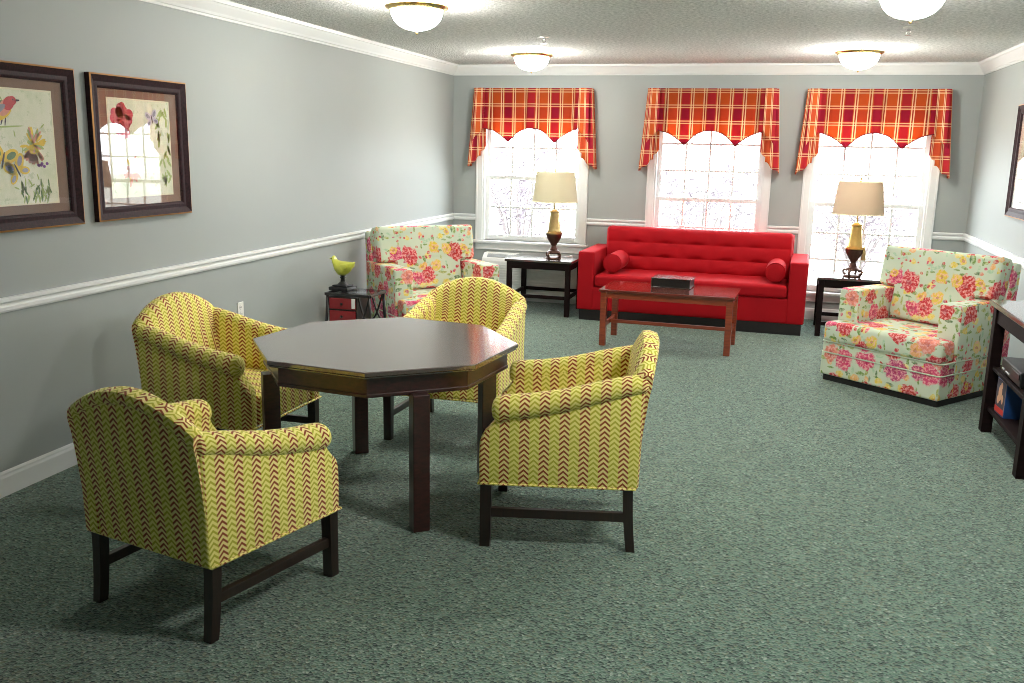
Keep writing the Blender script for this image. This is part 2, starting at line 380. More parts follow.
# ------------------------------------------------------------------ room shell
def room():
    bm = B(); box(bm, -.2, RW+.2, -RD-.2, .2, -.1, 0); struct(link('floor', bm, M['carpet']))
    bm = B(); box(bm, -.2, RW+.2, -RD-.2, .2, RH, RH+.1); struct(link('ceiling', bm, M['ceil']))
    bm = B(); box(bm, -.2, 0, -RD, .2, 0, RH); struct(link('wall_left', bm, M['wall']))
    bm = B(); box(bm, RW, RW+.2, -RD, .2, 0, RH); struct(link('wall_right', bm, M['wall']))
    bm = B(); box(bm, -.2, RW+.2, -RD-.2, -RD, 0, RH); struct(link('wall_front', bm, M['wall']))
    # back wall with its three openings
    bm = B(); xs = [0]
    for w in WIN: xs += [w[0], w[1]]
    xs.append(RW)
    for i in range(len(xs)-1):
        if i % 2 == 0: box(bm, xs[i], xs[i+1], 0, .2, 0, RH)
        else:
            w = WIN[i//2]; box(bm, xs[i], xs[i+1], 0, .2, 0, w[2]); box(bm, xs[i], xs[i+1], 0, .2, w[4], RH)
    bmesh.ops.remove_doubles(bm, verts=bm.verts, dist=1e-5)
    struct(link('wall_back', bm, M['wall']))
    # crown: stepped cove profile (distance from wall, z)
    crown = [(0, CROWN), (.010, CROWN), (.014, CROWN+.012), (.022, CROWN+.016), (.030, CROWN+.030), (.062, CROWN+.068), (.070, CROWN+.080), (.078, CROWN+.083), (.082, CROWN+.105), (0, CROWN+.105)]
    rail = [(0, RAIL-.068), (.012, RAIL-.068), (.017, RAIL-.058), (.017, RAIL-.044), (.010, RAIL-.036), (.010, RAIL-.028), (.024, RAIL-.018), (.024, RAIL-.004), (.018, RAIL), (0, RAIL)]
    base = [(0, 0), (.014, 0), (.014, .088), (.010, .100), (.010, .108), (.004, .118), (0, .118)]
    def runs(prefix, prof, back_gaps):
        bm = B(); prism(bm, prof, -RD, 0, 'y'); struct(link(prefix[0], bm, M['trim']))
        bm = B(); prism(bm, [(RW-a, z) for a, z in prof], -RD, 0, 'y'); struct(link(prefix[1], bm, M['trim']))
        bm = B(); prev = 0
        for a, b in back_gaps+[(RW, RW)]:
            if a-prev > .02: prism(bm, [(-d, z) for d, z in prof], prev, a, 'x')
            prev = b
        struct(link(prefix[2], bm, M['trim']))
    runs(('trim_1', 'trim_2', 'trim_3'), crown, [])
    gaps = [(w[0]-.075, w[1]+.075) for w in WIN]
    runs(('trim_4', 'trim_5', 'trim_6'), rail, gaps)
    runs(('baseboard_left', 'baseboard_right', 'baseboard_back'), base, [])
    for i, (x0, x1, z0, zr, z1, nc, nr) in enumerate(WIN):
        root = sempty('window_%d' % (i+1), ((x0+x1)/2, 0, z0))
        cx = (x0+x1)/2; hw = (x1-x0)/2; H = z1-z0; zm = zr-z0
        bm = B()                                              # casing with a raised outer bead
        for s in (-1, 1):
            a, b = sorted((s*hw, s*(hw+.075))); box(bm, a, b, -.020, 0, 0, H+.075, .004)
            a, b = sorted((s*(hw+.055), s*(hw+.075))); box(bm, a, b, -.027, -.018, 0, H+.075, .003)
            a, b = sorted((s*(hw-.018), s*hw)); box(bm, a, b, -.004, .19, 0, H)           # jamb lining
        box(bm, -hw-.075, hw+.075, -.020, 0, H, H+.075, .004); box(bm, -hw, hw, -.004, .19, H-.018, H)
        link('casing', bm, M['trim'], root)
        bm = B(); box(bm, -hw-.10, hw+.10, -.055, .19, -.028, .0, .006)
        box(bm, -hw-.075, hw+.075, -.016, 0, -.10, -.028, .004); link('sill', bm, M['trim'], root)
        wi = hw-.018
        for nm, za, zb, y in (('lower_sash', .0, zm+.02, .055), ('upper_sash', zm-.02, H-.018, .095)):
            bm = B(); t = .042
            for s in (-1, 1):
                a, b = sorted((s*wi, s*(wi-t))); box(bm, a, b, y, y+.034, za, zb, .003)
            box(bm, -wi+t, wi-t, y, y+.034, za, za+(.06 if nm[0] == 'l' else .04), .003); box(bm, -wi+t, wi-t, y, y+.034, zb-.04, zb, .003)
            so = link(nm, bm, M['trim'], root)
            bm = B(); g0 = za+(.06 if nm[0] == 'l' else .04); g1 = zb-.04
            for k in range(1, nc): xx = -wi+t+(2*(wi-t))*k/nc; box(bm, xx-.0095, xx+.0095, y+.006, y+.030, g0, g1)
            for k in range(1, nr): zz = g0+(g1-g0)*k/nr; box(bm, -wi+t, wi-t, y+.007, y+.029, zz-.0095, zz+.0095)
            link('muntin', bm, M['trim'], so)
            bm = B(); box(bm, -wi+t, wi-t, y+.016, y+.020, g0, g1); link('pane', bm, M['glass'], so)
room()

# ------------------------------------------------------------------ outside
def outside():
    bm = B(); box(bm, -30, 36, .2, 60, -.6, -.45); o = struct(link('ground_outside', bm, M['lawn']))
    for k, (x, y, h, w, lab) in enumerate([(-.6, 5.0, 2.0, 1.0, 'pale bare shrub outside, seen through the window behind the left lamp'), (2.3, 6.0, 1.9, 1.5, 'wide pale bare shrub outside behind the red sofa window'), (4.9, 7.5, 1.5, 1.3, 'low pale bare shrub outside the window behind the right lamp')]):
        t = thing('bare_shrub', lab, 'shrub', (x, y, -.45), 0, 'bare shrubs outside the windows')
        r = random.Random(k); bm = B()
        for j in range(9):
            a = r.uniform(0, 2*PI); tube(bm, [(0.05*math.cos(a), .05*math.sin(a), 0), (w*.3*math.cos(a), w*.3*math.sin(a), h*.5), (w*.7*math.cos(a), w*.7*math.sin(a), h*r.uniform(.8, 1))], [.022, .014, .005], 5)
        link('stem', bm, M['bark'], t)
        bm = B()
        for j in range(900):
            p = Vector((r.gauss(0, w*.42), r.gauss(0, w*.3), h*.62+r.gauss(0, h*.22))); d = Vector((r.uniform(-1, 1), r.uniform(-1, 1), r.uniform(-.4, 1))).normalized()*r.uniform(.06, .13); s = d.cross(Vector((r.random(), r.random(), r.random()))).normalized()*.018
            if p.z < .05: continue
            bm.faces.new([bm.verts.new(p-d), bm.verts.new(p+s), bm.verts.new(p+d), bm.verts.new(p-s)])
        link('twigs', bm, M['twig'], t)
outside()

# ------------------------------------------------------------------ plaid valances
def valance(x0, x1, label):
    """front panel with scalloped hem, three pleats and a cascade at each side; local origin top centre at the wall"""
    w = (x1-x0); hw = w/2; top = 2.26
    t = thing('plaid_valance', label, 'valance', ((x0+x1)/2, 0, top), 0, 'plaid valances over the windows')
    DEP = -.115
    lay_u = .2535
    # board
    bm = B(); box(bm, -hw+.004, hw-.004, DEP+.008, -.001, -.022, -.002, .002); link('mounting_board', bm, M['trim'], t)
    bm = B(); lay = bm.loops.layers.uv.new('UVMap'); has = bm.faces.layers.int.new('hasuv')
    def hem(f):            # f in -1..1 over the swag width
        pts = [(-1, -.412), (-.92, -.418), (-.80, -.440), (-.68, -.474), (-.57, -.516), (-.505, -.545), (-.485, -.545), (-.42, -.512), (-.32, -.462), (-.22, -.430), (-.12, -.412), (0, -.406)]
        a = -abs(f); base = interp(a, pts); return base
    def depth(x, tt):
        d = DEP
        for c in (-.787*hw, 0, .787*hw):      # flaring pleats
            q = (x-c)/(.045+.02*tt)
            if abs(q) < 1.5: d -= (.012+.050*tt)*math.exp(-q**6*1.2)
            d += .026*tt*math.exp(-((abs(x-c)-.07)/.02)**2)
        d += .004*math.sin(x*23)*tt
        return d
    nx, nz = 120, 22; g = {}
    xe = hw*.80
    for i in range(nx+1):
        x = -xe+2*xe*i/nx; hz = hem(x/xe)
        for j in range(nz+1):
            tt = j/nz; z = hz*tt
            g[i, j] = bm.verts.new((x*(1+.0*tt), depth(x, tt), z))
    for i in range(nx):
        for j in range(nz):
            f = bm.faces.new((g[i, j+1], g[i+1, j+1], g[i+1, j], g[i, j])); f[has] = 1
            for l in f.loops: l[lay].uv = (l.vert.co.x+.1533, l.vert.co.z+.20)
    bmesh.ops.solidify(bm, geom=bm.faces[:], thickness=.004)
    link('scalloped_panel', bm, M['plaid'], t, smooth=True, uvmode=None)
    bm = B(); tube(bm, [(-xe+2*xe*i/nx, depth(-xe+2*xe*i/nx, 1), hem((-xe+2*xe*i/nx)/xe)-.002) for i in range(nx+1)], .005, 6); link('hem_piping', bm, M['hem'], t, smooth=True)
    for s in (-1, 1):
        # cascade: two stacked folded tails, outer one longest
        bm = B(); lay = bm.loops.layers.uv.new('UVMap'); has = bm.faces.layers.int.new('hasuv')
        def tail(xo_t, xi_t, xo_b, xi_b, hem_o, hem_i, y, amp, folds, uo, retn=False):
            n, m = 36, 20; g = {}
            for i in range(n+1):
                f = i/n; hz = hem_o+(hem_i-hem_o)*f+.012*math.sin(f*PI*folds*2)
                for j in range(m+1):
                    q = j/m; z = hz*q
                    x = (xo_t+(xi_t-xo_t)*f)*(1-q)+(xo_b+(xi_b-xo_b)*f)*q
                    yy = y-amp*q*(.5+.5*math.sin(f*PI*folds*2+.6))-.01*q
                    g[i, j] = bm.verts.new((s*x, yy, z))
            for i in range(n):
                for j in range(m):
                    f_ = bm.faces.new((g[i, j+1], g[i+1, j+1], g[i+1, j], g[i, j])); f_[has] = 1
                    ids = [(i, j+1), (i+1, j+1), (i+1, j), (i, j)]
                    for l, (a, b) in zip(f_.loops, ids): l[lay].uv = (uo+a/n*(xo_t-xi_t+.08)*1.25*s, l.vert.co.z+.20)
        tail(hw, hw*.87, hw+.058, hw*.865, -.815, -.70, DEP, .020, 1.5, .05+s*.05)
        tail(hw*.965, hw*.80, hw*.99, hw*.80, -.55, -.40, DEP-.034, .030, 1.0, .13)
        tail(hw*.90, hw*.80, hw*.935, hw*.785, -.70, -.60, DEP+.022, .014, 1.0, .20)
        # return to the wall
        n, m = 8, 20; g = {}
        for i in range(n+1):
            for j in range(m+1):
                q = j/m; g[i, j] = bm.verts.new((s*(hw+.058*q), DEP*(1-i/n)-(.012*q*(1-i/n)), -.815*q))
        for i in range(n):
            for j in range(m):
                f_ = bm.faces.new((g[i, j+1], g[i+1, j+1], g[i+1, j], g[i, j])); f_[has] = 1
                for l in f_.loops: l[lay].uv = (l.vert.co.y+.06, l.vert.co.z+.20)
        bmesh.ops.recalc_face_normals(bm, faces=bm.faces)
        bmesh.ops.solidify(bm, geom=bm.faces[:], thickness=.003)
        link('cascade', bm, M['plaid'], t, smooth=True, uvmode=None)
valance(.27, 1.535, 'orange and red plaid valance over the window behind the left table lamp')
valance(2.108, 3.378, 'orange and red plaid valance over the middle window, above the red sofa')
valance(3.645, 4.920, 'orange and red plaid valance over the window behind the right lamp')

# ------------------------------------------------------------------ yellow armchairs
ARMT = [(-.37, .790), (-.29, .783), (-.19, .757), (-.04, .714), (.10, .686), (.27, .664), (.40, .655)]
def yo(x): return .325+(x+.33)/.665*.033
def chair_proto(label):
    t = thing('upholstered_armchair', label, 'armchair', (0, 0, 0), 0, 'yellow chevron armchairs around the octagonal table')
    # backrest: camel-back loft
    bm = B(); lay = bm.loops.layers.uv.new('UVMap'); has = bm.faces.layers.int.new('hasuv')
    n = 32; rings = []
    for i in range(n+1):
        f = -1+2*i/n; yb = f*.322
        zt = .782+.118*(max(0, math.cos(f*PI/2))**.85)
        bl = .15+.85*(1-f*f)
        prof = [(-.318, .287), (-.330, .42), (-.345, .56), (-.360, .68), (-.368, zt-.062), (-.368-.018*bl, zt-.050), (-.368-.026*bl, zt-.030), (-.366-.020*bl, zt-.010), (-.350-.014*bl, zt), (-.335, zt-.004), (-.306, zt-.022), (-.288, zt-.055), (-.268, .66), (-.245, .55), (-.228, .44), (-.226, .287)]
        cv = .020*(1-f*f)
        ring = []
        for q, (x, z) in enumerate(prof):
            y = yb
            if q < 8: x -= cv*.6
            if q >= 10: y = yb*(1-.12*(1-(z-.44)/.4 if z < .84 else 0)); x -= .02*(1-f*f)
            ring.append(bm.verts.new((x, y, z)))
        rings.append(ring)
    arc = [0]
    P0 = [v.co.copy() for v in rings[n//2]]
    for a, b in zip(P0, P0[1:]): arc.append(arc[-1]+(b-a).length)
    for i in range(n):
        for q in range(len(P0)-1):
            f_ = bm.faces.new((rings[i][q], rings[i+1][q], rings[i+1][q+1], rings[i][q+1])); f_[has] = 1
            for l, (ii, qq) in zip(f_.loops, ((i, q), (i+1, q), (i+1, q+1), (i, q+1))):
                z = rings[ii][qq].co.z
                l[lay].uv = (rings[ii][qq].co.y, z if qq <= 4 else rings[ii][4].co.z+(arc[qq]-arc[4] if qq <= 8 else 2*arc[8]-arc[qq]-arc[4]))
    bm.faces.new(rings[0][::-1]); bm.faces.new(rings[-1])
    bmesh.ops.recalc_face_normals(bm, faces=bm.faces)
    link('backrest', bm, M['chev'], t, smooth='auto')
    # seat: tight crowned seat with front rail
    bm = B()
    def crown(x, y, z, u, v, w):
        if w > 0: z += .022*(1-v*v)*(1-u**4)*w
        return (x, y, z)
    pillow(bm, -.24, .332, -.262, .262, .287, .445, .022, 10, crown)
    link('seat', bm, M['chev'], t, smooth=True)
    # arms
    for s in (1, -1):
        bm = B()
        prof = [(-.335, .287), (.333, .287), (.337, .40), (.334, .475), (.322, .505), (.296, .532), (.274, .560), (.262, .60), (.10, .645), (-.04, .672), (-.19, .715), (-.345, .74)]
        vs = prism(bm, prof, 0, .080, 'y', .012, 3)
        for v in bm.verts:
            y = v.co.y; v.co.y = s*(yo(v.co.x)-.080+y)
        bmesh.ops.recalc_face_normals(bm, faces=bm.faces)
        lay = bm.loops.layers.uv.new('UVMap'); has = bm.faces.layers.int.new('hasuv')
        xs = [.286, .281, .272, .256, .23, .19, .12, .05, -.02, -.09, -.16, -.23, -.30, -.345, -.362]
        rr = [.018, .036, .048, .055, .056, .055, .053, .052, .051, .050, .049, .047, .045, .040, .02]
        rings = []; na = 20
        for x, r in zip(xs, rr):
            zc = interp(x, ARMT)-.054; yc = yo(x)-.030
            rings.append([bm.verts.new((x, s*(yc+r*1.02*math.cos(2*PI*k/na)), zc+r*math.sin(2*PI*k/na))) for k in range(na)])
        fs = []
        for i in range(len(rings)-1):
            for k in range(na):
                k2 = (k+1) % na
                f_ = bm.faces.new((rings[i][k], rings[i][k2], rings[i+1][k2], rings[i+1][k])); f_[has] = 1; fs.append(f_)
                for l, (ii, kk) in zip(f_.loops, ((i, k), (i, k+1), (i+1, k+1), (i+1, k))):
                    aa = 2*PI*kk/na; aa = aa-2*PI if aa > 1.5*PI+.01 else aa; l[lay].uv = (xs[ii], .62+.054*(aa if aa <= PI/2 else PI-aa))
        for rg in (rings[0], rings[-1]):
            c = bm.verts.new(sum((v.co for v in rg), Vector())/na)
            for k in range(na): fs.append(bm.faces.new((c, rg[k], rg[(k+1) % na])))
        bmesh.ops.recalc_face_normals(bm, faces=fs)
        link('armrest', bm, M['chev'], t, smooth='auto')
    # welt along the lower edge
    bm = B(); pts = []
    c = [(.337, .358), (-.322, .325), (-.322, -.325), (.337, -.358)]
    for (a, b) in zip(c, c[1:]+c[:1]):
        for k in range(8): q = k/8; pts.append((a[0]+(b[0]-a[0])*q, a[1]+(b[1]-a[1])*q, .288))
    tube(bm, pts, .006, 6, closed=True); link('piping', bm, M['chev'], t, smooth=True)
    # legs and stretchers
    def leg(x0, y0, x1, y1, w0, w1, curve=0):
        bm = B(); prev = None; N = 7
        for i in range(N):
            q = i/(N-1); z = .30*(1-q); x = x0+(x1-x0)*q-curve*q*q; y = y0+(y1-y0)*q; w = (w0+(w1-w0)*q)/2
            ring = [bm.verts.new((x+a*w, y+b*w, z)) for a, b in ((-1, -1), (1, -1), (1, 1), (-1, 1))]
            if prev:
                for k in range(4): bm.faces.new((prev[k], prev[(k+1) % 4], ring[(k+1) % 4], ring[k]))
            else: bm.faces.new(ring)
            prev = ring
        bm.faces.new(prev[::-1]); bmesh.ops.recalc_face_normals(bm, faces=bm.faces)
        link('leg', bm, M['leg'], t)
    for s in (1, -1):
        leg(.305, s*.325, .308, s*.325, .048, .044); leg(-.292, s*.296, -.296, s*.294, .044, .038, .018)
        bm = B(); 
        vs = box(bm, -.5, .5, -.013, .013, .132, .172, .003)
        for v in bm.verts:
            q = v.co.x+.5; v.co.x = -.296+q*.60; v.co.y += s*(.295+q*.030)
        link('stretcher', bm, M['leg'], t)
    return t
ch = chair_proto('yellow chevron armchair seen from behind, nearest to the camera')
spots = [(1.461, -6.862, R(77.1), .95, None),
         (2.566, -5.825, R(189.3), .985, 'yellow chevron armchair in side view at the right side of the octagonal table'),
         (.715, -5.545, R(-2.1), .965, 'yellow chevron armchair against the left wall, under the wall outlet'),
         (1.681, -4.70, R(-90), .97, 'yellow chevron armchair on the far side of the octagonal table, facing the camera')]
for i, (x, y, a, sc, lab) in enumerate(spots):
    o = ch if i == 0 else copy_tree(ch)
    o.location = (x, y, 0); o.rotation_euler = (0, 0, a); o.scale = (sc,)*3
    if lab: o['label'] = lab

# ------------------------------------------------------------------ octagonal table
def octable():
    t = thing('octagonal_table', 'dark mahogany octagonal table with a polished top, between four yellow armchairs', 'table', (1.653, -5.692, 0), -2.868)
    def octa(r): return [(r*math.cos(k*PI/4), r*math.sin(k*PI/4)) for k in range(8)]
    bm = B()
    prism(bm, octa(.636), .714, .735, 'z', .004, 2); prism(bm, octa(.628), .704, .7145, 'z', .003, 1)
    link('tabletop', bm, M['mahogtop'], t)
    bm = B(); prism(bm, octa(.585), .622, .705, 'z', .002, 1); prism(bm, octa(.590), .612, .630, 'z', .004, 2)
    link('apron', bm, M['mahog'], t)
    for k, lr in ((0, .545), (2, .555), (4, .525), (6, .555)):
        a = (k+.5)*PI/4; bm = B(); w = .037
        box(bm, -w, w, -w, w, 0, .62, .004)
        bmesh.ops.rotate(bm, verts=bm.verts, matrix=Matrix.Rotation(a, 3, 'Z')); bmesh.ops.translate(bm, verts=bm.verts, vec=(lr*math.cos(a), lr*math.sin(a), 0))
        link('leg', bm, M['mahog'], t)
octable()

# ------------------------------------------------------------------ red sofa
def sofa():
    t = thing('sofa', 'long red tufted sofa with square arms below the middle window', 'sofa', (2.695, -.505, 0), -.035)
    bm = B(); box(bm, -1.05, 1.05, -.41, .38, 0, .105, .004); link('plinth', bm, M['plinth'], t)
    bm = B(); pillow(bm, -.93, .93, -.425, .30, .105, .335, .018, 8); link('seat_frame', bm, M['red'], t, smooth=True)
    bm = B()
    def puff(x, y, z, u, v, w):
        if w > .2:
            gx = abs(math.sin((x/.30+.5)*PI)); 
            z += (.012*(1-u**8)*(1-v**6) + .006*gx**.5*(1-u**8) - .006)*min(1, w)
        return (x, y, z)
    pillow(bm, -.905, .905, -.435, .17, .338, .458, .030, 48, puff); link('seat_cushion', bm, M['red'], t, smooth=True)
    for s in (-1, 1):
        bm = B(); a, b = sorted((s*.910, s*1.072)); pillow(bm, a, b, -.43, .41, .105, .676, .016, 6)
        link('armrest', bm, M['red'], t, smooth=True)
    bm = B(); pillow(bm, -.925, .925, .27, .42, .105, .86, .02, 6); link('back_frame', bm, M['red'], t, smooth=True)
    bm = B()
    def tuft(x, y, z, u, v, w):
        zz = (z-.44)
        if v < .3:
            bx = x/.30; bz = (z-.46)/.14
            gx = abs(math.sin((bx+.5)*PI)); gz = abs(math.sin(bz*PI))
            pit = math.exp(-((1-0)*((bx-round(bx))**2+(bz-round(bz))**2))/.02)
            edge = (1-u**10)*(1-w**8)
            y -= edge*(.018*(gx*gz)**.6+.010) ; y += .016*pit*edge
        y += .16*max(0, zz)*.55
        return (x, y, z)
    pillow(bm, -.915, .915, .09, .24, .44, .885, .035, 60, tuft); bk = link('back_cushion', bm, M['red'], t, smooth=True)
    bm = B()
    for i in range(-2, 3):
        for z in (.60, .74):
            bm = B(); x = i*.30; y = .10+.16*(z-.44)*.55
            bmesh.ops.create_uvsphere(bm, u_segments=10, v_segments=6, radius=.011, matrix=Matrix.Translation((x, y-.002, z)) @ Matrix.Diagonal((1, .5, 1, 1))); link('tuft_button', bm, M['red'], bk, smooth=True)
    c, s = math.cos(-.035), math.sin(-.035)
    for lx, lab in ((-.745, 'red bolster cushion at the left end of the red sofa'), (.785, 'red bolster cushion at the right end of the red sofa')):
        p = Vector((2.695+c*lx-s*(-.16), -.505+s*lx+c*(-.16), .476+.092))
        b = thing('bolster_cushion', lab, 'cushion', p, -.035, 'red bolster cushions on the sofa')
        bm = B(); r = .090; prof = [(0, -.205), (.05, -.208), (r-.012, -.205), (r-.003, -.198), (r, -.185), (r+.002, 0), (r, .185), (r-.003, .198), (r-.012, .205), (.05, .208), (0, .205)]
        lathe(bm, prof, 28); bmesh.ops.rotate(bm, verts=bm.verts, matrix=Matrix.Rotation(PI/2, 3, 'X')); link('bolster_body', bm, M['red'], b, smooth='auto')
        for e in (-.2, .2): bm = B(); tube(bm, [((r-.002)*math.cos(k*PI/14), e, (r-.002)*math.sin(k*PI/14)) for k in range(28)], .004, 6, closed=True); link('piping', bm, M['red'], b, smooth=True)
sofa()

# ------------------------------------------------------------------ low tables
def coffee():
    t = thing('coffee_table', 'reddish wood coffee table with stretchers in front of the red sofa', 'coffee table', (2.605, -1.785, 0), -.045); t.scale = (1, 1, 1)
    bm = B(); box(bm, -.565, .565, -.288, .288, .470, .492, .005); link('tabletop', bm, M['cherrytop'], t)
    bm = B(); box(bm, -.545, .545, -.257, -.237, .415, .470, .003); box(bm, -.545, .545, .237, .257, .415, .470, .003); box(bm, -.545, -.525, -.237, .237, .415, .470, .003); box(bm, .525, .545, -.237, .237, .415, .470, .003); link('apron', bm, M['cherry'], t)
    for sx in (-1, 1):
        for sy in (-1, 1):
            bm = B(); x, y = sx*.525, sy*.240; box(bm, x-.026, x+.026, y-.026, y+.026, 0, .47, .003); link('leg', bm, M['cherry'], t)
        bm = B(); box(bm, sx*.525-.011, sx*.525+.011, -.22, .22, .155, .195, .003); link('side_stretcher', bm, M['cherry'], t)
    bm = B(); box(bm, -.53, .53, -.0125, .0125, .160, .190, .003); link('centre_stretcher', bm, M['cherry'], t)
    b = thing('album', 'thick black album lying on the reddish coffee table', 'book', (2.612, -1.645, .492), -.10)
    bm = B(); box(bm, -.172, .172, -.115, .115, 0, .008, .003); box(bm, -.172, .172, -.115, .115, .074, .082, .003); box(bm, -.172, -.160, -.115, .115, .004, .078, .003); link('cover', bm, M['espressotop'], b)
    bm = B(); box(bm, -.162, .163, -.106, .106, .008, .074); link('page_block', bm, M['ink'], b)
coffee()
def endtable(loc, rz, label, w, d, h, shelfz):
    t = thing('end_table', label, 'side table', loc, rz, 'dark end tables beside the sofa')
    bm = B(); box(bm, -w/2, w/2, -d/2, d/2, h-.026, h, .006, 2); link('tabletop', bm, M['espressotop'], t)
    a, b = w/2-.03, d/2-.03
    bm = B()
    for s in (-1, 1):
        box(bm, -a, a, s*b-.009, s*b+.009, h-.095, h-.026, .002); box(bm, s*a-.009, s*a+.009, -b, b, h-.095, h-.026, .002)
    link('apron', bm, M['espresso'], t)
    for sx in (-1, 1):
        for sy in (-1, 1):
            bm = B(); x, y = sx*(a-.012), sy*(b-.012); box(bm, x-.024, x+.024, y-.024, y+.024, 0, h-.026, .003); link('leg', bm, M['espresso'], t)
        bm = B(); box(bm, sx*(a-.012)-.011, sx*(a-.012)+.011, -b, b, shelfz, shelfz+.035, .003); link('stretcher', bm, M['espresso'], t)
    for sy in (-1, 1):
        bm = B(); box(bm, -a, a, sy*(b-.012)-.011, sy*(b-.012)+.011, shelfz, shelfz+.035, .003); link('stretcher', bm, M['espresso'], t)
endtable((1.195, -.535, 0), -.02, 'dark wood end table carrying the lamp at the left end of the sofa', .69, .62, .560, .17)
endtable((4.155, -.60, 0), -.02, 'dark wood end table carrying the lamp behind the right floral armchair', .62, .64, .550, .10)

# ------------------------------------------------------------------ lamps
def lamp(loc, label, variant):
    t = thing('table_lamp', label, 'lamp', loc, R(20), 'table lamps on the end tables'); t.scale = (1, 1, 1.04)
    dk = M['bronze']; gd = M['gold'] if variant else M['abrass']
    bm = B(); lathe(bm, [(0, 0), (.078, 0), (.080, .006), (.074, .014), (.050, .018), (0, .018)], 32)
    for k in range(4):
        a = k*PI/2+PI/4; ca, sa = math.cos(a), math.sin(a)
        tube(bm, [(ca*.060, sa*.060, .014), (ca*.082, sa*.082, .022), (ca*.088, sa*.088, .042), (ca*.076, sa*.076, .056), (ca*.056, sa*.056, .050), (ca*.050, sa*.050, .06)], [.010, .011, .011, .011, .010, .010], 8)
    lathe(bm, [(0, .050), (.062, .052), (.066, .062), (.058, .074), (.040, .082), (.034, .096), (0, .098)], 32)
    link('base', bm, dk, t, smooth='auto')
    bm = B(); lathe(bm, [(0, .094), (.034, .096), (.026, .112), (.024, .124), (.030, .132), (.034, .142), (.052, .168), (.070, .198), (.080, .222), (.082, .236), (.076, .240), (0, .242)], 36); link('urn', bm, dk, t, smooth='auto')
    bm = B(); lathe(bm, [(0, .238), (.082, .240), (.084, .250), (.076, .258), (.066, .270), (.062, .282), (.056, .33), (.049, .38), (.044, .425), (.043, .440), (.050, .446), (.050, .456), (.030, .464), (.020, .474), (0, .476)], 36); link('neck', bm, gd, t, smooth='auto')
    bm = B(); lathe(bm, [(0, .47), (.007, .47), (.007, .53), (.014, .535), (.014, .585), (.004, .59), (0, .592)], 16)
    tube(bm, [(.0, .01, .54), (.05, .0, .58), (.055, 0, .72), (.03, 0, .815), (0, 0, .832), (-.03, 0, .815), (-.055, 0, .72), (-.05, 0, .58), (0, -.01, .54)], .0025, 6)
    link('harp', bm, M['brass'], t, smooth='auto')
    bm = B(); lathe(bm, [(0, .585), (.013, .59), (.016, .61), (.028, .65), (.026, .68), (.012, .697), (0, .70)], 20); link('bulb', bm, M['bulb'], t, smooth=True)
    z0, z1, rb, rt = .545, .828, .228, .190
    bm = B(); lathe(bm, [(rb, z0), (rb-.004, z0+.004), (rt, z1), (rt-.004, z1), (rb-.008, z0+.004), (rb-.004, z0), (rb, z0)], 56)
    sh = link('lamp_shade', bm, M['shadeB' if variant else 'shadeA'], t, smooth='auto')
    for z, r in ((z0+.003, rb-.002), (z1-.001, rt-.002)): bm = B(); tube(bm, [(r*math.cos(k*PI/28), r*math.sin(k*PI/28), z) for k in range(56)], .004, 6, closed=True); link('shade_trim', bm, M['fillet'], sh, smooth=True)
    bm = B()
    for k in range(3): a = k*2*PI/3; tube(bm, [(0, 0, z1-.006), ((rt-.004)*math.cos(a), (rt-.004)*math.sin(a), z1-.004)], .002, 5)
    link('shade_spider', bm, M['brass'], sh, smooth=True)
    bm = B(); lathe(bm, [(0, .826), (.010, .828), (.005, .836), (.009, .846), (.006, .858), (.003, .868), (0, .872)], 14); link('finial', bm, M['brass'], t, smooth=True)
    if variant:
        bm = B(); tube(bm, [(.040*math.cos(k*PI/10), .040*math.sin(k*PI/10), .435) for k in range(20)], .004, 6, closed=True)
        tube(bm, [(.030, -.030, .435), (.052, -.046, .40), (.058, -.052, .33), (.060, -.056, .26)], .004, 6)
        lathe(bm, [(0, .27), (.008, .266), (.012, .255), (.010, .245), (.014, .235), (.020, .18), (.021, .150), (0, .150)], 12, (.064, -.058, 0)); link('tassel', bm, M['abrass'], t, smooth='auto')
    else:
        bm = B(); tube(bm, [(.05, .05, .012), (.11, .08, .006), (.15, .14, .006), (.19, .12, .006), (.22, .17, .006), (.20, .26, .006)], .003, 6); link('power_cord', bm, M['plate'], t, smooth=True)
    l = bpy.data.lights.new('lamp_bulb_light', 'POINT'); l.energy = 1.2 if variant else .5; l.color = (1, .78, .52); l.shadow_soft_size = .03
    lo = bpy.data.objects.new('lamp_bulb_light', l); COL.objects.link(lo); lo.location = (loc[0], loc[1], loc[2]+.74)
lamp((1.300, -.63, .560), 'brass and bronze table lamp with a cream shade, left of the sofa', 0)
lamp((4.150, -.72, .550), 'gilt urn lamp with a beige shade and tassel, right of the sofa', 1)

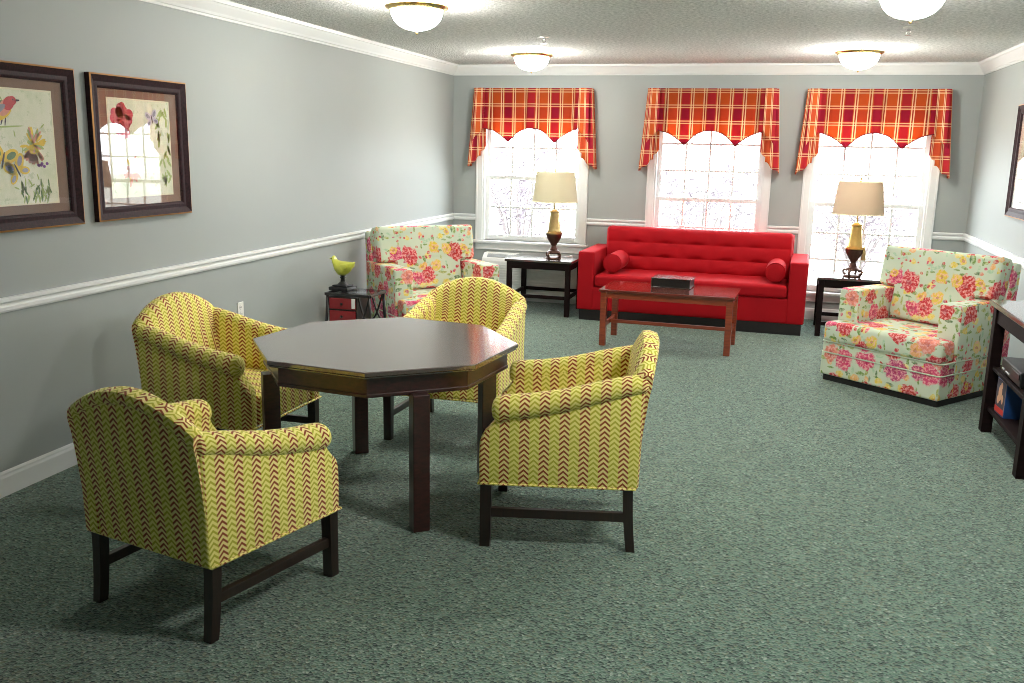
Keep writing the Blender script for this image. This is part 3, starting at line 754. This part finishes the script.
# ------------------------------------------------------------------ floral armchairs
def floral(label):
    t = thing('floral_armchair', label, 'armchair', (0, 0, 0), 0, 'floral armchairs in the far corners')
    bm = B(); box(bm, -.42, .405, -.44, .44, 0, .048, .003); link('plinth', bm, M['plinth'], t)
    bm = B(); pillow(bm, -.30, .428, -.456, .456, .045, .212, .014, 6); pillow(bm, -.30, .424, -.452, .452, .208, .290, .014, 6); link('seat_frame', bm, M['floral'], t, smooth=True, uvoff=(.35, .2))
    # T-shaped seat cushion
    bm = B(); prism(bm, [(-.20, -.300), (.262, -.300), (.275, -.452), (.438, -.450), (.444, 0), (.438, .450), (.275, .452), (.262, .300), (-.20, .300)], .290, .430, 'z', .028, 3)
    bmesh.ops.subdivide_edges(bm, edges=[e for e in bm.edges if e.calc_length() > .1], cuts=6, use_grid_fill=True)
    for v in bm.verts:
        if v.co.z > .42: v.co.z += .016*max(0, 1-(v.co.y/.46)**2)*max(0, 1-((v.co.x-.15)/.34)**2)
    link('seat_cushion', bm, M['floral'], t, smooth='auto', uvoff=(.13, .61))
    for s in (-1, 1):
        bm = B(); a, b = sorted((s*.304, s*.460))
        pillow(bm, a, b, -.30, .0, 0, 1, .02, 3) if False else None
        prism(bm, [(-.40, .045), (.268, .045), (.268, .648), (.25, .660), (-.40, .655)], a, b, 'y', .016, 3)
        link('armrest', bm, M['floral'], t, smooth='auto', uvoff=(.8+s*.3, .1))
    bm = B(); prism(bm, [(-.40, .045), (-.27, .045), (-.272, .44), (-.362, .895), (-.465, .895)], -.446, .446, 'y', .02, 3); link('back_frame', bm, M['floral'], t, smooth='auto', uvoff=(.5, .9))
    # T-shaped back cushion, leaning; built upright then tilted
    bm = B(); prism(bm, [(-.298, 0), (.298, 0), (.298, .226), (.432, .232), (.438, .50), (.425, .525), (-.425, .525), (-.438, .50), (-.432, .232), (-.298, .226)], -.09, .085, 'x', .030, 3)
    bmesh.ops.subdivide_edges(bm, edges=[e for e in bm.edges if e.calc_length() > .1], cuts=6, use_grid_fill=True)
    for v in bm.verts:
        if v.co.x > .07: v.co.x += .022*max(0, 1-(v.co.y/.45)**2)*max(0, 1-((v.co.z-.27)/.30)**2)
    bmesh.ops.rotate(bm, verts=bm.verts, matrix=Matrix.Rotation(-R(12), 3, 'Y')); bmesh.ops.translate(bm, verts=bm.verts, vec=(-.175, 0, .425))
    link('back_cushion', bm, M['floral'], t, smooth='auto', uvoff=(.02, .33))
    bm = B()
    for z, x in ((.290, .428), (.210, .430)): tube(bm, [(-.2, -.458, z), (x-.02, -.458, z), (x, -.44, z), (x, .44, z), (x-.02, .458, z), (-.2, .458, z)], .005, 6)
    link('piping', bm, M['mint'], t, smooth=True)
    return t
fl = floral('floral armchair on the right, in front of the lamp with the beige shade')
fl.scale = (1.03,)*3; fl.location = (4.465, -2.575, 0); fl.rotation_euler = (0, 0, 4.024)
f2 = copy_tree(fl); f2['label'] = 'floral armchair in the far left corner, beside the small glass-topped table'
f2.scale = (1.03,)*3; f2.location = (.68, -2.38, 0); f2.rotation_euler = (0, 0, -.80)

# ------------------------------------------------------------------ glass-topped accent table and bird ornament
def accent():
    t = thing('accent_table', 'small black metal table with glass top and red drawers by the left wall', 'side table', (.40, -3.36, 0), 0)
    w, d, h = .36, .28, .565
    for sx in (-1, 1):
        for sy in (-1, 1):
            bm = B(); tube(bm, [(sx*(w/2-.01), sy*(d/2-.01), h-.012), (sx*(w/2-.004), sy*(d/2-.008), .40), (sx*(w/2+.025), sy*(d/2+.01), 0)], .012, 8); link('leg', bm, M['black'], t, smooth=True)
    bm = B()
    for s in (-1, 1):
        box(bm, -w/2, w/2, s*d/2-.01, s*d/2+.01, h-.022, h-.002, .002); box(bm, s*w/2-.01, s*w/2+.01, -d/2, d/2, h-.022, h-.002, .002)
    link('top_frame', bm, M['black'], t)
    bm = B(); box(bm, -w/2+.008, w/2-.008, -d/2+.008, d/2-.008, h-.006, h, .001); link('glass_top', bm, M['glass'], t)
    bm = B(); box(bm, -w/2+.02, .07, -d/2+.01, d/2-.02, .34, .535, .002); link('drawer_case', bm, M['black'], t)
    for z in (.350, .445):
        bm = B(); box(bm, -w/2+.03, .060, -d/2-.004, -d/2+.012, z, z+.082, .003); dr = link('drawer', bm, M['crimson'], t)
        bm = B(); lathe(bm, [(0, 0), (.006, 0), (.006, .01), (.011, .016), (0, .022)], 12); bmesh.ops.rotate(bm, verts=bm.verts, matrix=Matrix.Rotation(PI/2, 3, 'X')); bmesh.ops.translate(bm, verts=bm.verts, vec=(-.045, -d/2-.002, z+.041)); link('knob', bm, M['black'], dr, smooth=True)
    for sy in (-1, 1):
        bm = B(); pts = [(.075+.09*(k/10), sy*(d/2-.02), .535-.20*math.sin(k/10*PI/2)) for k in range(11)]
        tube(bm, pts, .007, 8); pts = [(.165-.09*(k/10), sy*(d/2-.02), .535-.20*math.sin(k/10*PI/2)) for k in range(11)]; tube(bm, pts, .007, 8); link('curved_brace', bm, M['black'], t, smooth=True)
    bm = B(); box(bm, .035, .062, -d/2-.012, -d/2-.006, .455, .530, .001); link('paper_tag', bm, M['pagewhite'], t)
    # bird
    b = thing('bird_ornament', 'yellow-green bird ornament on a dark pedestal, on the small glass-topped table', 'ornament', (.285, -3.34, h), R(172)); b.scale = (1.3, 1.3, 1.0)
    bm = B(); box(bm, -.065, .065, -.055, .055, 0, .028, .006); box(bm, -.048, .048, -.042, .042, .028, .042, .005); lathe(bm, [(0, .04), (.034, .042), (.026, .052), (.014, .064), (.012, .085), (.018, .096), (.012, .104), (.016, .115), (0, .118)], 20); link('pedestal', bm, M['ink'], b, smooth='auto')
    bm = B(); st = [(-.085, .215, .006), (-.070, .198, .018), (-.045, .178, .034), (-.015, .165, .045), (.015, .165, .046), (.036, .180, .038), (.048, .200, .029), (.054, .217, .027), (.060, .230, .024), (.068, .236, .012), (.084, .232, .004), (.092, .229, .001)]
    rings = []
    for i, (x, z, r) in enumerate(st):
        r *= 1.22 if r > .02 else 1.1
        rings.append([bm.verts.new((x+(.0), r*.8*math.cos(2*PI*k/16), z+r*math.sin(2*PI*k/16))) for k in range(16)])
    for a, c in zip(rings, rings[1:]):
        for k in range(16): bm.faces.new((a[k], a[(k+1) % 16], c[(k+1) % 16], c[k]))
    bm.faces.new(rings[0][::-1]); bm.faces.new(rings[-1]); bmesh.ops.recalc_face_normals(bm, faces=bm.faces)
    body = link('bird_body', bm, M['birdglaze'], b, smooth=True)
    for s in (-1, 1):
        bm = B(); bmesh.ops.create_uvsphere(bm, u_segments=14, v_segments=8, radius=1, matrix=Matrix.Translation((-.018, s*.034, .176)) @ Matrix.Rotation(R(18), 4, 'Y') @ Matrix.Diagonal((.045, .008, .024, 1)))
        link('wing', bm, M['birdglaze'], body, smooth=True)
    for s in (-1, 1): bm = B(); bmesh.ops.create_uvsphere(bm, u_segments=8, v_segments=6, radius=.0055, matrix=Matrix.Translation((.060, s*.018, .236))); link('eye', bm, M['ink'], body, smooth=True)
accent()

# ------------------------------------------------------------------ room unit under window 1
def ptac():
    t = thing('wall_air_conditioner', 'white louvred air conditioner under the left window, behind the end table', 'air conditioner', (.935, 0, .08), 0)
    w, d, h = 1.07, .19, .445
    bm = B(); prism(bm, [(-.001, 0), (-d, 0), (-d, h-.08), (-d+.015, h-.05), (-.11, h-.005), (-.10, h), (-.001, h)], -w/2, w/2, 'x', .006, 2); link('cabinet', bm, M['ptac'], t)
    bm = B()
    for k in range(11): z = .04+k*.028; box(bm, -w/2+.04, w/2-.04, -d-.010, -d-.001, z, z+.017, .003)
    link('louvre_grille', bm, M['ptac'], t)
    bm = B()
    ang = math.atan2(.045, .065)
    box(bm, -w/2+.05, w/2-.05, -.026, .026, 0, .003)
    for k in range(40): x = -w/2+.055+k*.0245; box(bm, x, x+.005, -.025, .025, .003, .006)
    bmesh.ops.rotate(bm, verts=bm.verts, matrix=Matrix.Rotation(ang, 3, 'X')); bmesh.ops.translate(bm, verts=bm.verts, vec=(0, -.142, h-.0265)); link('air_outlet', bm, M['metalgrey'], t)
ptac()

# ------------------------------------------------------------------ media stand
def media():
    t = thing('media_stand', 'dark wood media stand at the right wall, cut by the picture edge', 'stand', (4.95, -4.16, 0), 0)
    x0, x1, y0, y1, h = -.225, .225, -.62, .545, .80
    bm = B(); box(bm, x0-.01, x1, y0-.02, y1+.09, h-.03, h, .005); link('tabletop', bm, M['espressotop'], t)
    bm = B(); box(bm, x0+.012, x1-.02, y0+.02, y1-.02, h-.12, h-.03, .003); link('apron', bm, M['espresso'], t)
    for y in (y1-.075, -.39):
        for x in (x0, x1-.06):
            bm = B(); box(bm, x, x+.06, y, y+.075, 0, h-.03, .003); link('leg', bm, M['espresso'], t)
    bm = B(); box(bm, x0+.02, x1-.01, -.39, y1-.01, .392, .415, .003); link('shelf', bm, M['espresso'], t)
    bm = B(); box(bm, x0+.02, x1-.01, -.39, y1-.01, .140, .165, .003); link('shelf', bm, M['espresso'], t)
    v = thing('video_player', 'black video player on the middle shelf of the dark media stand', 'video player', (4.93, -4.06, .416), 0)
    bm = B(); box(bm, -.175, .16, -.215, .215, .012, .095, .006); link('casing', bm, M['ink'], v)
    bm = B(); box(bm, -.180, -.172, -.20, -.03, .050, .080, .002); link('tape_slot', bm, M['black'], v)
    for y in (.175, .15): bm = B(); box(bm, -.179, -.174, y-.008, y+.008, .030, .040, .001); link('button', bm, M['led'], v)
    bm = B(); box(bm, -.179, -.174, .02, .10, .028, .036, .001); link('button', bm, M['led'], v)
    for a in (-.15, .13):
        for b in (-.18, .18): bm = B(); box(bm, a-.012, a+.012, b-.012, b+.012, 0, .013, .002); link('foot', bm, M['ink'], v)
    c = thing('video_case', 'blue video case with a red-edged cover on the lower shelf of the media stand', 'video case', (4.835, -3.87, .166), R(4))
    bm = B(); box(bm, -.070, .070, -.085, .085, 0, .215, .003); link('case_body', bm, M['vhsblue'], c)
    bm = B(); box(bm, -.0715, -.0700, -.080, .080, .008, .207, 0); box(bm, -.0720, -.0715, -.080, .080, .010, .045, 0, mi=1)
    for (y, z, r, s) in ((.01, .13, .034, 1.5), (-.005, .175, .020, 1.1), (.035, .085, .022, 1.2), (-.035, .10, .018, 1.6)):
        bmesh.ops.create_uvsphere(bm, u_segments=16, v_segments=8, radius=1, matrix=Matrix.Translation((-.0712, y, z)) @ Matrix.Diagonal((.0012, r, r*s, 1)))
    for f in bm.faces:
        if len(f.verts) != 4 or f.calc_area() < 4e-4:
            if f.material_index == 0 and f.calc_center_median().x < -.0705: f.material_index = 2
    link('cover_print', bm, [M['a_dark'], M['vhsred'], M['vhscream']], c)
media()

# ------------------------------------------------------------------ pictures
def picframe(name, label, y0, y1, z0, z1, wall, art):
    """frame hung on the left wall (wall=-1) or right wall (wall=1); local x out of the wall"""
    w, h = y1-y0, z1-z0
    x = .0 if wall < 0 else RW
    t = thing(name, label, 'picture', (x, (y0+y1)/2, (z0+z1)/2), 0 if wall < 0 else PI, 'framed prints on the walls')
    bm = B(); hw, hh = w/2, h/2
    prof = [(0, .001), (0, .030), (.008, .034), (.016, .030), (.040, .020), (.058, .021), (.066, .018), (.072, .012), (.072, .001)]   # (inset, out)
    fs = []
    loops = []
    for ins, out in prof:
        loops.append([bm.verts.new((out, a*(hw-ins), b*(hh-ins))) for a, b in ((-1, -1), (1, -1), (1, 1), (-1, 1))])
    for i, (a, b) in enumerate(zip(loops, loops[1:])):
        for k in range(4):
            f = bm.faces.new((a[k], a[(k+1) % 4], b[(k+1) % 4], b[k])); f.material_index = 1 if i in (1,) else 0
    bmesh.ops.recalc_face_normals(bm, faces=bm.faces)
    link('frame', bm, [M['frame'], M['gilt']], t)
    bm = B(); a, b = hw-.07, hh-.07; box(bm, .002, .006, -a, a, -b, b); link('mount', bm, M['mat'] if art != 2 else M['ivory'], t)
    a -= .078; b -= .052
    bm = B(); box(bm, .006, .008, -a-.008, a+.008, -b-.008, b+.008); link('fillet', bm, M['fillet'], t)
    bm = B(); box(bm, .007, .0086, -a, a, -b, b)
    mm = [M['paper'], M['a_red'], M['a_yel'], M['a_gre'], M['a_pin'], M['a_gry'], M['a_pur'], M['a_leaf'], M['a_dark'], M['a_lil'], M['a_rose']]
    def blob(cy, cz, ry, rz, mi, rot=0, n=20, lay=0, pts=None):
        vs = []
        q = pts or [(math.cos(2*PI*k/n), math.sin(2*PI*k/n)) for k in range(n)]
        for p in q:
            yy, zz = p[0]*ry, p[1]*rz
            vs.append(bm.verts.new((.0088+lay*.0002, cy+yy*math.cos(rot)-zz*math.sin(rot), cz+yy*math.sin(rot)+zz*math.cos(rot))))
        f = bm.faces.new(vs); f.material_index = mi; f.normal_update()
        if f.normal.x < 0: f.normal_flip()
    r = random.Random(5+art)
    def flower(cy, cz, R_, cols, n=26):
        for k in range(n):
            an = r.uniform(0, 2*PI); d = R_*r.uniform(.2, .8); blob(cy+d*math.cos(an), cz+d*math.sin(an), R_*.42, R_*.12, r.choice(cols), an, 10, 1+r.randint(0, 4))
        blob(cy, cz, R_*.25, R_*.22, 2, 0, 12, 6)
    def butterfly(cy, cz, s, c1, c2, rot=0):
        for a_, sc in ((.7, 1), (-.5, .75), (2.44, 1), (3.64, .75)):
            an = a_+rot; blob(cy+.5*s*math.cos(an), cz+.5*s*math.sin(an), s*.5*sc, s*.30*sc, c1, an, 14, 7)
            blob(cy+.55*s*math.cos(an), cz+.55*s*math.sin(an), s*.3*sc, s*.16*sc, c2, an, 12, 8)
        blob(cy, cz, s*.06, s*.42, 8, rot, 10, 9)
    if art == 0:       # wall seen with its right end at +y
        blob(-.085, .165, .085, .032, 3, .40, 18, 1); blob(-.055, .150, .062, .026, 2, .45, 16, 2); blob(-.035, .178, .050, .030, 4, .75, 16, 3); blob(-.012, .196, .036, .028, 1, .7, 16, 4); blob(.008, .208, .026, .021, 1, .2, 16, 5)
        blob(-.095, .158, .070, .018, 5, .45, 14, 6); blob(.038, .211, .016, .005, 8, .1, 8, 5); blob(.014, .213, .004, .004, 8, 0, 8, 7); blob(-.06, .115, .004, .022, 8, -.4, 6, 1); blob(-.04, .115, .004, .022, 8, -.2, 6, 1)
        blob(-.03, .092, .10, .004, 7, .06, 10, 1)
        for k in range(60):
            an = r.uniform(0, 2*PI); d = .075*r.uniform(.1, .85); blob(.115+d*math.cos(an), .01+d*math.sin(an), .026, .007, r.choice([2, 2, 2, 7, 4]), an, 8, 1+r.randint(0, 5))
        for k in range(14): an = r.uniform(-2.4, -.7); blob(.115+.065*math.cos(an), .01+.065*math.sin(an), .026, .009, 4, an, 8, 6)
        butterfly(-.075, -.06, .10, 2, 3, -.3); butterfly(.005, -.105, .085, 2, 5, .5)
        for k in range(6): blob(.165+r.uniform(-.03, .03), -.085+r.uniform(-.014, .014), .010, .008, 6, 0, 8, 1)
        for k in range(46): blob(r.uniform(.02, .20), r.uniform(-.245, -.16), .022, .005, r.choice([7, 7, 3]), r.uniform(.7, 2.3), 6, 1)
        for k in range(22): blob(r.uniform(-.2, .2), r.uniform(-.2, .24), .018, .004, 7, r.uniform(0, 3), 6, 1)
    elif art == 1:
        [blob(-.15+.062*r.uniform(.1, 1)*math.cos(q), .15+.075*r.uniform(.1, 1)*math.sin(q), .036, .030, r.choice([10, 10, 10, 1]), q, 12, 1+k % 6) for k, q in enumerate([x*.37 for x in range(44)])]; butterfly(.10, .16, .065, 9, 5, .25)
        for k in range(30): blob(r.uniform(.14, .25), r.uniform(-.2, .22), .03, .009, 7, r.uniform(.6, 2.4), 8, 1)
        flower(-.08, -.12, .08, [4, 2, 4])
    else:
        for k in range(20): blob(r.uniform(-.2, .2), r.uniform(-.2, .2), .04, .012, 7, r.uniform(0, 3), 8, 1)
        flower(0, 0, .10, [4, 1, 10])
    link('art_print', bm, mm, t)
    bm = B(); box(bm, .0115, .0135, -hw+.07, hw-.07, -hh+.07, hh-.07); link('cover_glass', bm, M['pglass'], t)
picframe('framed_picture', 'framed print of a red-breasted bird with butterflies and flowers, cut by the left picture edge', -6.53, -5.74, 1.230, 1.99, -1, 0)
picframe('framed_picture', 'framed print whose glass mirrors a window and lamp, on the left wall', -5.635, -4.832, 1.232, 1.985, -1, 1)
picframe('framed_picture', 'framed picture with a pale mount on the right wall, cut by the picture edge', -2.42, -1.575, 1.20, 2.05, 1, 2)

# ------------------------------------------------------------------ outlet, ceiling fittings
o = thing('wall_outlet', 'white wall outlet below the chair rail on the left wall', 'outlet', (0, -4.31, .545), 0)
bm = B(); box(bm, 0, .006, -.036, .036, -.058, .058, .003); link('cover_plate', bm, M['plate'], o)
for z in (-.022, .022):
    bm = B(); lathe(bm, [(0, 0), (.0165, 0), (.0165, .003), (0, .003)], 20); bmesh.ops.rotate(bm, verts=bm.verts, matrix=Matrix.Rotation(PI/2, 3, 'Y')); bmesh.ops.translate(bm, verts=bm.verts, vec=(.0055, 0, z)); so = link('socket', bm, M['plate'], o)
    bm = B(); box(bm, .0085, .0092, -.008, -.005, z-.004, z+.006); box(bm, .0085, .0092, .005, .008, z-.004, z+.006); link('slot', bm, M['ink'], so)

def ceil_light(label):
    t = thing('ceiling_light', label, 'ceiling light', (0, 0, RH), 0, 'domed ceiling lights')
    bm = B(); lathe(bm, [(.156, -.024), (.186, -.020), (.193, -.026), (.188, -.036), (.176, -.042), (.168, -.048), (.156, -.046), (.156, -.024)], 48)
    for k in range(3): a = k*2*PI/3+.5; tube(bm, [(.176*math.cos(a), .176*math.sin(a), -.001), (.176*math.cos(a), .176*math.sin(a), -.03)], .006, 8)
    link('brass_rim', bm, M['brass'], t, smooth='auto')
    bm = B(); lathe(bm, [(.145, -.003), (.150, -.020), (.155, -.040), (.156, -.066), (.140, -.102), (.112, -.132), (.075, -.152), (.035, -.162), (0, -.164)], 48); link('glass_bowl', bm, M['bowl'], t, smooth=True)
    bm = B(); lathe(bm, [(0, -.160), (.010, -.162), (.006, -.170), (.009, -.178), (.005, -.186), (0, -.188)], 14); link('finial', bm, M['abrass'], t, smooth=True)
    return t
cl = ceil_light('domed ceiling light nearest the left wall, brass rim, upper middle of the photo')
for i, (x, y, lab) in enumerate([(1.23, -4.20, None), (1.20, -1.30, 'domed ceiling light above the window behind the left lamp'), (4.0, -4.36, 'domed ceiling light cut by the top edge, at the right'), (3.99, -1.33, 'domed ceiling light in front of the right plaid valance'),
                                 (4.0, -6.95, 'added domed ceiling light outside the picture, brightening the near chairs from the right')]):  # unseen extra fitting, added as key light for the near chair sides
    o = cl if i == 0 else copy_tree(cl)
    o.location = (x, y, RH)
    if lab: o['label'] = lab
for c in o.children:
    if c.name.startswith('glass_bowl'): c.data = c.data.copy(); c.data.materials[0] = M['bowl2']
def sprinkler(x, y, label):
    t = thing('sprinkler_head', label, 'sprinkler', (x, y, RH), 0, 'ceiling sprinkler heads')
    bm = B(); lathe(bm, [(0, 0), (.040, 0), (.038, -.006), (.022, -.012), (0, -.012)], 24); link('escutcheon', bm, M['plate'], t, smooth='auto')
    bm = B(); lathe(bm, [(0, -.010), (.010, -.010), (.010, -.026), (0, -.026)], 12)
    for s in (-1, 1): tube(bm, [(s*.009, 0, -.022), (s*.014, 0, -.036), (0, 0, -.052)], .003, 6)
    lathe(bm, [(0, -.050), (.020, -.051), (.022, -.053), (0, -.055)], 16); link('deflector', bm, M['chrome'], t, smooth='auto')
sprinkler(1.60, -2.46, 'chrome sprinkler head on the ceiling above the left-hand dome light')
sprinkler(4.19, -2.70, 'chrome sprinkler head on the ceiling between the two right dome lights')

# ------------------------------------------------------------------ light
w = bpy.data.worlds.new('overcast_sky'); S.world = w; w.use_nodes = True
nt = w.node_tree; nt.nodes.clear()
ou = nt.nodes.new('ShaderNodeOutputWorld'); bg = nt.nodes.new('ShaderNodeBackground')
bg.inputs[0].default_value = (.92, .96, 1.0, 1); bg.inputs[1].default_value = 3.4
nt.links.new(bg.outputs[0], ou.inputs[0])
for i, ww in enumerate(WIN):
    l = bpy.data.lights.new('window_portal', 'AREA'); l.shape = 'RECTANGLE'; l.size = ww[1]-ww[0]; l.size_y = ww[4]-ww[2]; l.cycles.is_portal = True
    lo = bpy.data.objects.new('window_portal', l); COL.objects.link(lo); lo.location = ((ww[0]+ww[1])/2, .21, (ww[2]+ww[4])/2); lo.rotation_euler = (-PI/2, 0, 0)

# ------------------------------------------------------------------ camera
cam = bpy.data.cameras.new('camera'); co = bpy.data.objects.new('camera', cam); COL.objects.link(co)
cam.sensor_fit = 'HORIZONTAL'; cam.sensor_width = 36; cam.lens = 918.013/1024*36; cam.clip_start = .05
yaw, pitch, roll = -.2697, -.2086, .0198
f = Vector((math.sin(yaw)*math.cos(pitch), math.cos(yaw)*math.cos(pitch), math.sin(pitch)))
r0 = Vector((math.cos(yaw), -math.sin(yaw), 0)); u0 = r0.cross(f)
rr = math.cos(roll)*r0+math.sin(roll)*u0; uu = -math.sin(roll)*r0+math.cos(roll)*u0
co.matrix_world = Matrix(((rr.x, uu.x, -f.x, 3.383), (rr.y, uu.y, -f.y, -9.676), (rr.z, uu.z, -f.z, 1.655), (0, 0, 0, 1)))
S.camera = co

S.view_settings.view_transform = 'Standard'
try: S.view_settings.look = 'None'
except Exception: pass
S.view_settings.gamma = 1; S.view_settings.exposure = 2.4; S.view_settings.use_curve_mapping = False
cy = S.cycles
cy.filter_width = .95; cy.use_denoising = True; cy.max_bounces = 8; cy.diffuse_bounces = 5; cy.glossy_bounces = 4; cy.transparent_max_bounces = 12; cy.sample_clamp_indirect = 6
try: cy.denoiser = 'OPENIMAGEDENOISE'
except Exception: pass
